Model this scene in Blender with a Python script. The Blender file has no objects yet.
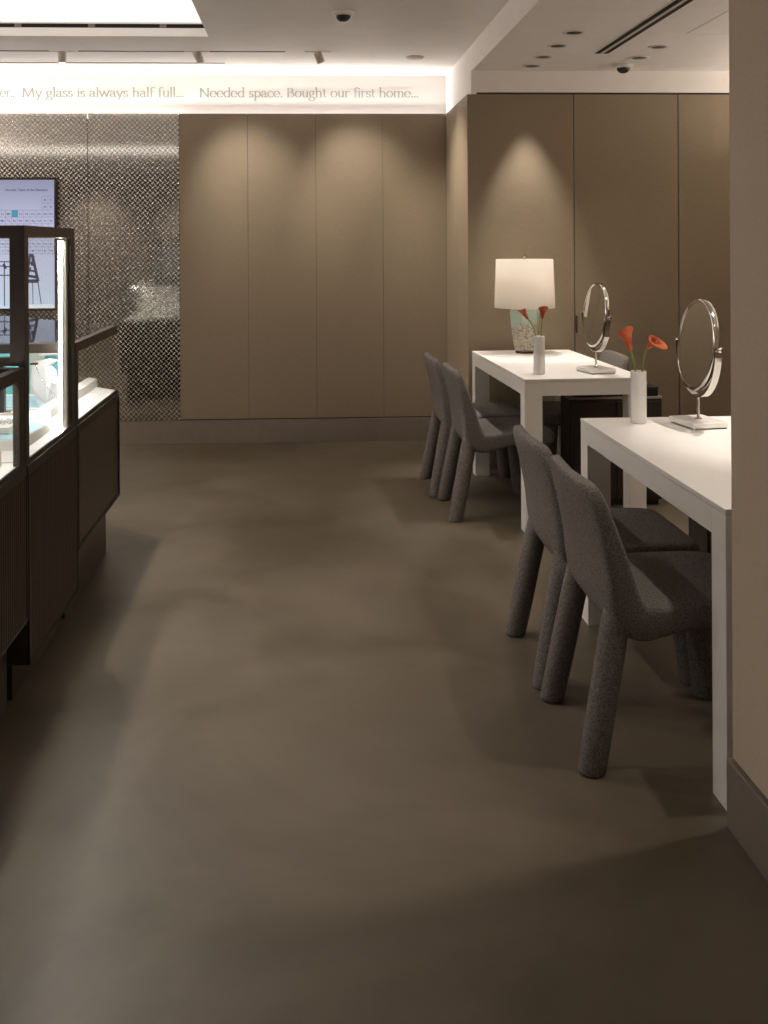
import bpy, bmesh, math, random
from mathutils import Vector, Matrix
random.seed(7)
PI = math.pi
SC = bpy.context.scene
COL = SC.collection

# ------------------------------------------------------------------ helpers
def link(name, me, mat=None, parent=None):
    o = bpy.data.objects.new(name, me)
    COL.objects.link(o)
    if mat is not None:
        for m in (mat if isinstance(mat, (list, tuple)) else [mat]):
            me.materials.append(m)
    if parent is not None:
        o.parent = parent
    return o

class MB:
    """collects shapes and links them as ONE mesh object"""
    def __init__(s):
        s.bm = bmesh.new()
    def _mi(s, faces, mi, smooth=False):
        for f in faces:
            f.material_index = mi
            f.smooth = smooth
    def box(s, x0, x1, y0, y1, z0, z1, mi=0, bev=0.0, seg=2, M=None):
        r = bmesh.ops.create_cube(s.bm, size=1.0)
        vs = r['verts']
        for v in vs:
            v.co = Vector((x0 + (v.co.x + .5) * (x1 - x0), y0 + (v.co.y + .5) * (y1 - y0), z0 + (v.co.z + .5) * (z1 - z0)))
        fs = {f for v in vs for f in v.link_faces}
        s._mi(fs, mi)
        allv = set(vs)
        if bev > 0:
            es = {e for v in vs for e in v.link_edges}
            rr = bmesh.ops.bevel(s.bm, geom=list(es), offset=bev, segments=seg, profile=.5, affect='EDGES')
            s._mi(rr['faces'], mi, False)
            allv = {v for v in vs if v.is_valid} | set(rr['verts'])
        if M is not None:
            bmesh.ops.transform(s.bm, matrix=M, verts=list(allv))
        return s
    def prism(s, pts, z0, z1, mi=0):
        b = [s.bm.verts.new((p[0], p[1], z0)) for p in pts]
        t = [s.bm.verts.new((p[0], p[1], z1)) for p in pts]
        n = len(pts)
        fs = [s.bm.faces.new(list(reversed(b))), s.bm.faces.new(t)]
        for i in range(n):
            fs.append(s.bm.faces.new((b[i], b[(i + 1) % n], t[(i + 1) % n], t[i])))
        s._mi(fs, mi)
        return s
    def lathe(s, prof, seg=32, mi=0, M=None, cap=True, a0=0., a1=2 * PI):
        full = abs(a1 - a0 - 2 * PI) < 1e-6
        rings = []
        n = seg if full else seg + 1
        for r, z in prof:
            ring = []
            for i in range(n):
                a = a0 + (a1 - a0) * i / seg
                co = Vector((r * math.cos(a), r * math.sin(a), z))
                ring.append(s.bm.verts.new(M @ co if M is not None else co))
            rings.append(ring)
        fs = []
        for k in range(len(rings) - 1):
            for i in range(n if full else n - 1):
                j = (i + 1) % n
                fs.append(s.bm.faces.new((rings[k][i], rings[k][j], rings[k + 1][j], rings[k + 1][i])))
        if cap and full:
            if prof[0][0] > 1e-6: fs.append(s.bm.faces.new(list(reversed(rings[0]))))
            if prof[-1][0] > 1e-6: fs.append(s.bm.faces.new(rings[-1]))
        s._mi(fs, mi, True)
        return s
    def tube(s, pts, rad, seg=10, mi=0, flat=1.0, closed=False):
        pts = [Vector(p) for p in pts]
        n = len(pts)
        rings = []
        prev = None
        for i, p in enumerate(pts):
            if closed:
                t = (pts[(i + 1) % n] - pts[i - 1]).normalized()
            else:
                t = (pts[min(i + 1, n - 1)] - pts[max(i - 1, 0)]).normalized()
            if prev is None:
                up = Vector((0, 0, 1)) if abs(t.z) < .9 else Vector((0, 1, 0))
                nx = t.cross(up).normalized()
            else:
                nx = (prev - t * prev.dot(t)).normalized()
            prev = nx
            ny = t.cross(nx).normalized()
            r = rad(i / (n - 1)) if callable(rad) else rad
            rings.append([s.bm.verts.new(p + nx * (r * math.cos(2 * PI * k / seg)) + ny * (r * flat * math.sin(2 * PI * k / seg))) for k in range(seg)])
        fs = []
        for i in range(n if closed else n - 1):
            a, b = rings[i], rings[(i + 1) % n]
            for k in range(seg):
                fs.append(s.bm.faces.new((a[k], a[(k + 1) % seg], b[(k + 1) % seg], b[k])))
        if not closed:
            fs.append(s.bm.faces.new(list(reversed(rings[0]))))
            fs.append(s.bm.faces.new(rings[-1]))
        s._mi(fs, mi, True)
        return s
    def band(s, pts, dirs, w, t, mi=0, closed=False):
        """flat strap: pts centre line, dirs outward normals, width vector w (Vector), thickness t"""
        rings = []
        for p, d in zip(pts, dirs):
            p = Vector(p); d = Vector(d)
            rings.append([s.bm.verts.new(p - w * .5), s.bm.verts.new(p + w * .5), s.bm.verts.new(p + w * .5 + d * t), s.bm.verts.new(p - w * .5 + d * t)])
        fs = []
        n = len(rings)
        for i in range(n if closed else n - 1):
            a, b = rings[i], rings[(i + 1) % n]
            for k in range(4):
                fs.append(s.bm.faces.new((a[k], a[(k + 1) % 4], b[(k + 1) % 4], b[k])))
        if not closed:
            fs.append(s.bm.faces.new(list(reversed(rings[0]))))
            fs.append(s.bm.faces.new(rings[-1]))
        s._mi(fs, mi, False)
        return s
    def loft(s, rings, mi=0, smooth=True, cap=True):
        R = [[s.bm.verts.new(p) for p in r] for r in rings]
        fs = []
        for i in range(len(R) - 1):
            n = len(R[i])
            for k in range(n):
                fs.append(s.bm.faces.new((R[i][k], R[i][(k + 1) % n], R[i + 1][(k + 1) % n], R[i + 1][k])))
        if cap:
            fs.append(s.bm.faces.new(list(reversed(R[0]))))
            fs.append(s.bm.faces.new(R[-1]))
        s._mi(fs, mi, smooth)
        return s
    def sheet(s, grid, mi=0, smooth=True):
        R = [[s.bm.verts.new(p) for p in r] for r in grid]
        fs = []
        for i in range(len(R) - 1):
            for k in range(len(R[i]) - 1):
                fs.append(s.bm.faces.new((R[i][k], R[i][k + 1], R[i + 1][k + 1], R[i + 1][k])))
        s._mi(fs, mi, smooth)
        return s
    def build(s, name, mat, parent=None, subsurf=0, solid=0.0):
        bmesh.ops.recalc_face_normals(s.bm, faces=s.bm.faces[:])
        me = bpy.data.meshes.new(name)
        s.bm.to_mesh(me)
        s.bm.free()
        o = link(name, me, mat, parent)
        if solid:
            m = o.modifiers.new('thick', 'SOLIDIFY'); m.thickness = solid; m.offset = 0
        if subsurf:
            m = o.modifiers.new('smooth', 'SUBSURF'); m.levels = subsurf; m.render_levels = subsurf
        return o

def tag(o, label, cat, group=None):
    o['label'] = label; o['category'] = cat
    if group: o['group'] = group
    return o
def empty(name, loc, label, cat, group=None, rz=0.0):
    o = bpy.data.objects.new(name, None)
    COL.objects.link(o)
    o.empty_display_size = .1
    o.location = loc
    o.rotation_euler = (0, 0, rz)
    return tag(o, label, cat, group)
def struct(o, label=None):
    o['kind'] = 'structure'
    if label: o['label'] = label
    return o
def dup(root, loc, label, rz=None):
    r = root.copy(); COL.objects.link(r); r.location = loc
    if rz is not None: r.rotation_euler = (0, 0, rz)
    r['label'] = label
    for ch in list(root.children):
        c = ch.copy(); COL.objects.link(c); c.parent = r
        for g in list(ch.children):
            d = g.copy(); COL.objects.link(d); d.parent = c
    return r

# ------------------------------------------------------------------ materials
def srgb(r, g, b):
    f = lambda c: (c / 255 / 12.92) if c / 255 <= .04045 else ((c / 255 + .055) / 1.055) ** 2.4
    return (f(r), f(g), f(b), 1)
class NT:
    def __init__(s, name):
        s.m = bpy.data.materials.new(name); s.m.use_nodes = True
        s.t = s.m.node_tree; s.n = s.t.nodes
        s.b = s.n.get('Principled BSDF'); s.out = s.n.get('Material Output')
    def add(s, typ, **kw):
        n = s.n.new(typ)
        for k, v in kw.items(): setattr(n, k, v)
        return n
    def lk(s, a, b): s.t.links.new(a, b)
    def math(s, op, a, b=None, c=None):
        n = s.add('ShaderNodeMath', operation=op)
        for i, v in enumerate((a, b, c)):
            if v is None: continue
            if isinstance(v, (int, float)): n.inputs[i].default_value = v
            else: s.lk(v, n.inputs[i])
        return n.outputs[0]
def pbr(name, col, rough=.5, metal=0., spec=.5, noise=0., nscale=200., bump=0., bscale=300., stretch=(1, 1, 1), coat=0.):
    k = NT(name); b = k.b
    b.inputs['Base Color'].default_value = col
    b.inputs['Roughness'].default_value = rough
    b.inputs['Metallic'].default_value = metal
    b.inputs['Specular IOR Level'].default_value = spec
    b.inputs['Coat Weight'].default_value = coat
    tc = k.add('ShaderNodeTexCoord'); mp = k.add('ShaderNodeMapping')
    mp.inputs['Scale'].default_value = stretch
    k.lk(tc.outputs['Object'], mp.inputs['Vector'])
    if noise > 0:
        nz = k.add('ShaderNodeTexNoise'); nz.inputs['Scale'].default_value = nscale; nz.inputs['Detail'].default_value = 4
        k.lk(mp.outputs[0], nz.inputs['Vector'])
        cr = k.add('ShaderNodeValToRGB')
        cr.color_ramp.elements[0].position = .3; cr.color_ramp.elements[1].position = .7
        cr.color_ramp.elements[0].color = [c * (1 - noise) for c in col[:3]] + [1]
        cr.color_ramp.elements[1].color = [min(1, c * (1 + noise)) for c in col[:3]] + [1]
        k.lk(nz.outputs['Fac'], cr.inputs[0]); k.lk(cr.outputs[0], b.inputs['Base Color'])
    if bump > 0:
        nb = k.add('ShaderNodeTexNoise'); nb.inputs['Scale'].default_value = bscale; nb.inputs['Detail'].default_value = 3
        k.lk(mp.outputs[0], nb.inputs['Vector'])
        bp = k.add('ShaderNodeBump'); bp.inputs['Strength'].default_value = bump; bp.inputs['Distance'].default_value = .002
        k.lk(nb.outputs['Fac'], bp.inputs['Height']); k.lk(bp.outputs[0], b.inputs['Normal'])
    return k.m
def emit(name, col, s):
    k = NT(name); b = k.b
    b.inputs['Base Color'].default_value = (.03, .03, .03, 1)
    b.inputs['Emission Color'].default_value = col
    b.inputs['Emission Strength'].default_value = s
    return k.m
def glass_mat(name, tint=(1, 1, 1, 1), ior=.35, rough=0.0):
    k = NT(name)
    k.n.remove(k.b)
    tr = k.add('ShaderNodeBsdfTransparent'); tr.inputs[0].default_value = tint
    gl = k.add('ShaderNodeBsdfGlossy'); gl.inputs['Roughness'].default_value = rough
    lw = k.add('ShaderNodeLayerWeight'); lw.inputs[0].default_value = .5
    fac = k.math('MULTIPLY_ADD', k.math('POWER', lw.outputs['Facing'], 5.0), ior, .025)
    mx = k.add('ShaderNodeMixShader')
    k.lk(fac, mx.inputs[0]); k.lk(tr.outputs[0], mx.inputs[1]); k.lk(gl.outputs[0], mx.inputs[2])
    k.lk(mx.outputs[0], k.out.inputs[0])
    return k.m

M = {}
M['tan'] = pbr('tan_wallcovering', (.262, .207, .142, 1), .62, spec=.35, noise=.08, nscale=70, stretch=(.35, .35, 5), bump=.08, bscale=500)
M['tan_column'] = pbr('taupe_wallcovering', (.50, .42, .325, 1), .7, spec=.3, noise=.05, nscale=120, bump=.1, bscale=600)
M['gap'] = pbr('dark_gap', (.03, .022, .016, 1), .8)
M['base'] = pbr('taupe_baseboard', (.20, .165, .135, 1), .5, spec=.4, noise=.04, nscale=20)
M['ceil'] = pbr('ceiling_paint', (.85, .81, .775, 1), .8, spec=.2, noise=.02, nscale=8)
M['white_wall'] = pbr('white_frieze_paint', (.86, .83, .8, 1), .7, spec=.2, noise=.01, nscale=10)
M['letter'] = pbr('grey_lettering', (.33, .335, .315, 1), .5, noise=.04)
M['rear'] = pbr('dim_far_wall', (.42, .37, .34, 1), .7, noise=.05, nscale=5)
M['table'] = pbr('white_laminate', (.85, .825, .79, 1), .38, spec=.4, noise=.015, nscale=14)
M['felt'] = pbr('grey_felt', (.165, .147, .134, 1), .95, spec=.12, noise=.45, nscale=190, bump=.5, bscale=420)
M['bronze'] = pbr('dark_bronze', (.058, .044, .036, 1), .42, metal=.55, noise=.08, nscale=40)
M['bronze_panel'] = pbr('bronze_panel', (.085, .065, .051, 1), .36, metal=.45, noise=.12, nscale=30, stretch=(1, 1, .1))
M['black'] = pbr('black_plastic', (.012, .011, .011, 1), .35, noise=.03)
M['black_slot'] = pbr('black_slot', (.006, .005, .005, 1), .9, noise=.03)
M['alu'] = pbr('brushed_aluminium', (.42, .42, .41, 1), .35, metal=.9, noise=.05, nscale=60, stretch=(1, 1, .05))
M['chrome'] = pbr('polished_chrome', (.52, .50, .46, 1), .12, metal=1., noise=.02)
M['mirror'] = pbr('mirror_glass', (.82, .83, .80, 1), .015, metal=1., noise=.005)
M['marble'] = pbr('white_marble', (.84, .82, .79, 1), .2, noise=.05, nscale=18)
M['vase'] = pbr('white_ceramic', (.82, .80, .77, 1), .22, noise=.01)
M['deck'] = pbr('display_white', (.85, .84, .81, 1), .5, noise=.01)
M['tray'] = pbr('tray_white', (.83, .81, .76, 1), .55, noise=.02)
M['teal'] = pbr('teal_board', (.13, .48, .50, 1), .5, noise=.03)
M['teal_light'] = pbr('pale_teal_board', (.30, .62, .64, 1), .5, noise=.03)
M['blue_pad'] = pbr('pale_blue_pad', (.42, .66, .76, 1), .6, noise=.02)
M['cream'] = pbr('cream_board', (.66, .68, .58, 1), .6, noise=.03)
M['paper'] = pbr('folded_white_sculpture', (.86, .86, .87, 1), .5, noise=.02, nscale=40)
M['silver'] = pbr('silver', (.7, .7, .72, 1), .2, metal=1., noise=.03)
M['cabinet'] = pbr('dark_wenge', (.034, .024, .018, 1), .38, noise=.2, nscale=60, stretch=(1, 1, .08))
M['cab_edge'] = pbr('cabinet_light_edge', (.34, .29, .24, 1), .45, noise=.05)
M['cam_white'] = pbr('camera_housing', (.7, .66, .62, 1), .5, noise=.02)
M['spot'] = pbr('spot_housing', (.60, .53, .46, 1), .45, noise=.03)
M['slot'] = pbr('track_slot', (.16, .135, .115, 1), .6, noise=.03)
M['stem'] = pbr('flower_stem', (.20, .27, .06, 1), .5, noise=.25, nscale=40, stretch=(1, 1, .3))
M['glass'] = glass_mat('case_glass', (.97, .98, .975, 1))
M['glass_top'] = glass_mat('case_top_glass', (.55, .55, .55, 1), .85, .02)
M['led'] = emit('led_strip', (1, .97, .92, 1), 60.0)
M['led_added'] = emit('added_led_strip', (1, .97, .92, 1), 26.0)
M['coffer'] = emit('coffer_glow', (1, .92, .85, 1), 1.15)
M['coffer_dim'] = emit('panel_diffuser', (1, .93, .87, 1), 1.7)
M['lens'] = emit('spot_lens', (1, .93, .84, 1), 4.0)
M['down_in'] = pbr('downlight_baffle', (.03, .027, .024, 1), .5, noise=.03)

# floor: polished concrete with soft clouding
def floor_mat():
    k = NT('polished_concrete'); b = k.b
    tc = k.add('ShaderNodeTexCoord')
    n1 = k.add('ShaderNodeTexNoise'); n1.inputs['Scale'].default_value = 1.15; n1.inputs['Detail'].default_value = 5; n1.inputs['Roughness'].default_value = .55; n1.inputs['Distortion'].default_value = .6
    n2 = k.add('ShaderNodeTexNoise'); n2.inputs['Scale'].default_value = 5.; n2.inputs['Detail'].default_value = 6
    k.lk(tc.outputs['Object'], n1.inputs['Vector']); k.lk(tc.outputs['Object'], n2.inputs['Vector'])
    a = k.math('MULTIPLY_ADD', n2.outputs['Fac'], .22, n1.outputs['Fac'])
    cr = k.add('ShaderNodeValToRGB')
    cr.color_ramp.elements[0].position = .44; cr.color_ramp.elements[1].position = .76
    cr.color_ramp.elements[0].color = (.080, .063, .040, 1); cr.color_ramp.elements[1].color = (.148, .121, .088, 1)
    k.lk(a, cr.inputs[0]); k.lk(cr.outputs[0], b.inputs['Base Color'])
    r = k.math('MULTIPLY_ADD', n2.outputs['Fac'], .16, .30)
    k.lk(r, b.inputs['Roughness'])
    b.inputs['Specular IOR Level'].default_value = .4
    n3 = k.add('ShaderNodeTexNoise'); n3.inputs['Scale'].default_value = 60; n3.inputs['Detail'].default_value = 4
    k.lk(tc.outputs['Object'], n3.inputs['Vector'])
    bp = k.add('ShaderNodeBump'); bp.inputs['Strength'].default_value = .05; bp.inputs['Distance'].default_value = .002
    k.lk(n3.outputs['Fac'], bp.inputs['Height']); k.lk(bp.outputs[0], b.inputs['Normal'])
    return k.m
M['floor'] = floor_mat()

# embossed metal: little bars alternating between the two diagonals
def plate_mat():
    k = NT('embossed_diamond_plate'); b = k.b
    b.inputs['Base Color'].default_value = (.74, .69, .62, 1)
    b.inputs['Metallic'].default_value = 1.
    b.inputs['Roughness'].default_value = .13
    tc = k.add('ShaderNodeTexCoord'); sp = k.add('ShaderNodeSeparateXYZ')
    k.lk(tc.outputs['Object'], sp.inputs[0])
    c = .0356
    u = k.math('DIVIDE', sp.outputs['X'], c); v = k.math('DIVIDE', sp.outputs['Z'], c)
    hs = []
    for off, sg in ((0.0, -1), (.5, 1)):          # two sets of bars on a centred grid, leaning opposite ways
        fu = k.math('SUBTRACT', k.math('FRACT', k.math('ADD', u, off)), .5); fv = k.math('SUBTRACT', k.math('FRACT', k.math('ADD', v, off)), .5)
        p = k.math('ADD', fu, fv); q = k.math('SUBTRACT', fu, fv)
        la, ac = (p, q) if sg > 0 else (q, p)
        e = k.math('ADD', k.math('POWER', k.math('ABSOLUTE', k.math('DIVIDE', la, .56)), 2.0), k.math('POWER', k.math('ABSOLUTE', k.math('DIVIDE', ac, .21)), 2.0))
        hs.append(k.math('MAXIMUM', k.math('SUBTRACT', 1.0, e), 0.0))
    h = k.math('POWER', k.math('MAXIMUM', hs[0], hs[1]), .7)
    bp = k.add('ShaderNodeBump'); bp.inputs['Strength'].default_value = .24; bp.inputs['Distance'].default_value = .0022
    k.lk(h, bp.inputs['Height']); k.lk(bp.outputs[0], b.inputs['Normal'])
    cr = k.add('ShaderNodeValToRGB')
    cr.color_ramp.elements[0].position = .05; cr.color_ramp.elements[0].color = (.62, .585, .535, 1)
    cr.color_ramp.elements[1].position = .6; cr.color_ramp.elements[1].color = (.80, .765, .705, 1)
    k.lk(h, cr.inputs[0]); k.lk(cr.outputs[0], b.inputs['Base Color'])
    rr = k.math('MULTIPLY_ADD', k.math('MINIMUM', k.math('MULTIPLY', h, 4.0), 1.0), .27, .065)
    k.lk(rr, b.inputs['Roughness'])
    return k.m
M['plate'] = plate_mat()

def screen_mat():
    k = NT('screen_picture'); b = k.b
    tc = k.add('ShaderNodeTexCoord'); sp = k.add('ShaderNodeSeparateXYZ')
    k.lk(tc.outputs['Object'], sp.inputs[0])
    cr = k.add('ShaderNodeValToRGB')
    e = cr.color_ramp.elements
    e[0].position = 0.; e[0].color = srgb(214, 226, 246)
    e[1].position = 1.; e[1].color = srgb(138, 143, 170)
    m = cr.color_ramp.elements.new(.5); m.color = srgb(202, 202, 230)
    z = k.math('DIVIDE', k.math('SUBTRACT', sp.outputs['Z'], .97), .9)
    k.lk(z, cr.inputs[0])
    k.lk(cr.outputs[0], b.inputs['Emission Color'])
    b.inputs['Emission Strength'].default_value = 1.0
    b.inputs['Base Color'].default_value = (.02, .02, .02, 1)
    b.inputs['Roughness'].default_value = .4
    return k.m
M['screen'] = screen_mat()
M['screen_ink'] = emit('screen_ink', srgb(58, 60, 92), 1.0)
M['screen_dark'] = emit('screen_dark', srgb(60, 60, 84), 1.0)
M['screen_grid'] = emit('screen_grid', srgb(122, 124, 160), 1.0)
M['screen_teal'] = emit('screen_teal', srgb(58, 142, 166), 1.0)
M['screen_white'] = emit('screen_white', srgb(245, 248, 255), 1.0)

def shade_mat():
    k = NT('lamp_shade_linen')
    k.n.remove(k.b)
    d = k.add('ShaderNodeBsdfDiffuse'); d.inputs[0].default_value = (.82, .78, .72, 1)
    t = k.add('ShaderNodeBsdfTranslucent'); t.inputs[0].default_value = (.88, .83, .77, 1)
    tc = k.add('ShaderNodeTexCoord'); nz = k.add('ShaderNodeTexNoise'); nz.inputs['Scale'].default_value = 260
    k.lk(tc.outputs['Object'], nz.inputs['Vector'])
    bp = k.add('ShaderNodeBump'); bp.inputs['Strength'].default_value = .1; bp.inputs['Distance'].default_value = .001
    k.lk(nz.outputs['Fac'], bp.inputs['Height']); k.lk(bp.outputs[0], d.inputs['Normal'])
    mx = k.add('ShaderNodeMixShader'); mx.inputs[0].default_value = .55
    k.lk(d.outputs[0], mx.inputs[1]); k.lk(t.outputs[0], mx.inputs[2]); k.lk(mx.outputs[0], k.out.inputs[0])
    return k.m
M['shade'] = shade_mat()
def ceramic_mat():
    k = NT('teal_floral_ceramic'); b = k.b
    tc = k.add('ShaderNodeTexCoord')
    vo = k.add('ShaderNodeTexVoronoi'); vo.inputs['Scale'].default_value = 55; vo.feature = 'DISTANCE_TO_EDGE'
    nz = k.add('ShaderNodeTexNoise'); nz.inputs['Scale'].default_value = 9; nz.inputs['Detail'].default_value = 5
    k.lk(tc.outputs['Object'], nz.inputs['Vector'])
    mp = k.add('ShaderNodeMix', data_type='VECTOR'); mp.inputs[0].default_value = .12
    k.lk(tc.outputs['Object'], mp.inputs[4]); k.lk(nz.outputs['Color'], mp.inputs[5]); k.lk(mp.outputs[1], vo.inputs['Vector'])
    r1 = k.add('ShaderNodeValToRGB')
    r1.color_ramp.elements[0].position = .03; r1.color_ramp.elements[0].color = (.22, .18, .12, 1)
    r1.color_ramp.elements[1].position = .10; r1.color_ramp.elements[1].color = (.50, .47, .38, 1)
    k.lk(vo.outputs['Distance'], r1.inputs[0])
    sp = k.add('ShaderNodeSeparateXYZ'); k.lk(tc.outputs['Object'], sp.inputs[0])
    zz = k.math('MULTIPLY_ADD', nz.outputs['Fac'], .5, k.math('MULTIPLY', sp.outputs['Z'], 2.2))
    st = k.add('ShaderNodeValToRGB')
    st.color_ramp.elements[0].position = .60; st.color_ramp.elements[0].color = (0, 0, 0, 1)
    st.color_ramp.elements[1].position = .70; st.color_ramp.elements[1].color = (1, 1, 1, 1)
    k.lk(zz, st.inputs[0])
    mx = k.add('ShaderNodeMix', data_type='RGBA')
    k.lk(st.outputs[0], mx.inputs[0]); k.lk(r1.outputs[0], mx.inputs[6]); mx.inputs[7].default_value = (.40, .52, .45, 1)
    k.lk(mx.outputs[2], b.inputs['Base Color'])
    b.inputs['Roughness'].default_value = .3
    return k.m
M['ceramic'] = ceramic_mat()
def petal_mat():
    k = NT('calla_petal'); b = k.b
    tc = k.add('ShaderNodeTexCoord'); nz = k.add('ShaderNodeTexNoise'); nz.inputs['Scale'].default_value = 30
    k.lk(tc.outputs['Object'], nz.inputs['Vector'])
    cr = k.add('ShaderNodeValToRGB')
    cr.color_ramp.elements[0].position = .3; cr.color_ramp.elements[0].color = (.42, .045, .012, 1)
    cr.color_ramp.elements[1].position = .75; cr.color_ramp.elements[1].color = (.72, .16, .035, 1)
    k.lk(nz.outputs['Fac'], cr.inputs[0]); k.lk(cr.outputs[0], b.inputs['Base Color'])
    b.inputs['Roughness'].default_value = .45
    b.inputs['Subsurface Weight'].default_value = .15
    b.inputs['Subsurface Radius'].default_value = (.01, .004, .002)
    return k.m
M['petal'] = petal_mat()

# ------------------------------------------------------------------ dimensions
CZ, AZ = 2.65, 2.49           # main ceiling, alcove ceiling
BW, FW = 7.145, 7.345         # back wall face, recessed frieze face
AW = 6.21                     # alcove back wall face
RX, SX = 1.024, 1.052         # return wall plane, soffit face
PT = 2.343                    # top of the wall panels
XL, YR = -4.6, -3.4           # room extents to the left and behind
XR = 3.3

# ------------------------------------------------------------------ setting
struct(MB().box(XL - .1, XR + .1, YR - .1, FW + .1, -.12, 0).build('floor', M['floor']), 'brown polished concrete floor')

# main ceiling with the light coffer left open
BAYS = ((-3.3, -.562, 4.6, 5.985, .086, 'coffer', 'large bright rectangular light recess in the ceiling at upper left'),
        (-4.2, -1.6, .50, 1.60, .004, 'coffer_dim', 'bright rectangular light panel in the ceiling above the viewer'))
m = MB()
CT = CZ + .05
m.box(XL - .1, -4.2, YR - .1, FW + .1, CZ, CT); m.box(-.562, SX + .02, YR - .1, FW + .1, CZ, CT)
for a, b in ((YR - .1, .50), (1.60, 4.6), (5.985, FW + .1)):
    m.box(-4.2, -.562, a, b, CZ, CT)
m.box(-4.2, -3.3, 4.6, 5.985, CZ, CT); m.box(-1.6, -.562, .50, 1.60, CZ, CT)
struct(m.build('ceiling', M['ceil']), 'off-white main ceiling')
struct(MB().box(SX, XR + .1, 2.361, FW + .1, AZ, CT).build('ceiling_alcove', M['ceil']), 'lower off-white ceiling over the alcove')
for cx0, cx1, cy0, cy1, dz, mat, lab in BAYS:
    t = empty('coffer_light', (0, 0, 0), lab, 'ceiling light')
    if dz < .05:
        MB().box(cx0 + .004, cx1 - .004, cy0 + .004, cy1 - .004, CZ + dz, CZ + .014 + dz).build('glow_sheet', M[mat], t)
        continue
    MB().box(cx0 - .06, cx1 + .06, cy0 - .06, cy1 + .06, CZ + dz, CZ + .014 + dz).build('glow_sheet', M[mat], t)  # own glow stands in for a recess ceiling washed by hidden strips
    for nm, mt, z0, z1 in (('shadow_gap', M['black_slot'], CT, CZ + .075), ('upper_rim', M['white_wall'], CZ + .0755, CZ + .0855)):
        m = MB()
        for a in (cx0 - .055, cx1 + .005):
            m.box(a, a + .05, cy0 - .05, cy1 + .05, z0, z1)
        m.box(cx0, cx1, cy1 + .005, cy1 + .05, z0, z1); m.box(cx0, cx1, cy0 - .05, cy0 - .005, z0, z1)
        m.build(nm, mt, t)
    for x in (-1.70, -1.27, -.85):
        MB().box(x, x + .04, cy1 + .001, cy1 + .0045, CZ + .052, CZ + .074).build('gap_clip', M['slot'], t)

# walls
m = MB()
m.box(-.884, RX, BW + .012, BW + .10, 0, PT - .006, 1)          # dark backing behind the panel joints
xs = [-.8845, -.397, .087, .567, RX]
for a, b in zip(xs[:-1], xs[1:]):
    m.box(a + .0012, b - .0012, BW, BW + .011, .172, PT)
struct(m.build('wall_back', [M['tan'], M['gap']]), 'back wall of tan fabric panels')
m = MB()
for a, b in ((-1.523, -.884), (-2.60, -1.523), (-3.7, -2.60), (XL, -3.7)):
    m.box(a + .0025, b - (.0003 if b > -1 else .0025), BW - .004, BW + .10, .168, PT)
struct(m.build('trim_1', M['plate']), 'embossed diamond-pattern metal cladding on the back wall')
m = MB()
m.box(XL, RX, BW + .10, FW + .1, 0, 2.29)
struct(m.build('trim_2', M['white_wall']), 'ledge behind the wall panels')
struct(MB().box(XL, SX + .1, FW, FW + .1, 2.29, CZ).build('wall_frieze', M['white_wall']), 'bright white band with lettering above the back wall')
struct(MB().box(XL, RX - .001, BW - .014, BW + .05, 0, .163, bev=.003).build('baseboard_back', M['base']), 'taupe baseboard along the back wall')
# return wall beside the alcove
m = MB()
m.box(RX + .012, RX + .09, AW + .02, BW + .2, 0, PT - .006, 1)
for a, b in ((AW, 6.655), (6.655, BW)):
    m.box(RX, RX + .011, a + .002, b - .002, .172, PT)
struct(m.build('wall_return', [M['tan'], M['gap']]), 'narrow tan panelled return beside the alcove')
struct(MB().box(RX - .010, RX + .02, AW - .010, BW - .015, 0, .163, bev=.003).build('baseboard_return', M['base']))
struct(MB().box(SX - .002, SX + .03, AW - .0015, FW, PT, AZ + .01).box(SX, XR, AW - .001, AW + .06, PT + .0125, AZ + .01).build('trim_3', M['ceil']), 'white strip above the tan panels')
# alcove back wall
m = MB()
m.box(RX + .02, XR, AW + .012, AW + .10, 0, PT - .006, 1)
xs = [RX, 1.697, 2.363, 3.03, XR]
for i, (a, b) in enumerate(zip(xs[:-1], xs[1:])):
    m.box(a + (.001 if i == 0 else .003), b - .003, AW, AW + .011, .172, PT)
m.box(RX + .03, XR, AW + .003, AW + .05, PT + .0005, PT + .0122, 1)
struct(m.build('wall_alcove', [M['tan'], M['gap']]), 'tan panelled back wall of the alcove')
struct(MB().box(RX + .021, XR, AW - .010, AW + .05, 0, .163, bev=.003).build('baseboard_alcove', M['base']))
struct(MB().box(1.702, 1.712, AW - .010, AW, .845, .955, bev=.002).build('door_1_pull', M['gap']), 'slim dark pull on the hidden panel door')
# wall at the right, near the camera
struct(MB().box(RX, XR, YR, 2.361, .172, CZ).build('wall_right', M['tan_column']), 'taupe wall end at the right edge')
struct(MB().box(RX - .012, XR, YR, 2.372, 0, .166, bev=.003).build('baseboard_right', M['base']))
struct(MB().box(XR, XR + .1, 2.361, AW + .1, 0, AZ).build('wall_alcove_side', M['tan']))
struct(MB().box(XL - .1, XL, YR, FW + .1, 0, CZ).build('wall_left', M['rear']))
struct(MB().box(XL - .1, XR + .1, YR - .1, YR, 0, CZ).build('wall_rear', M['rear']))

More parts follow.
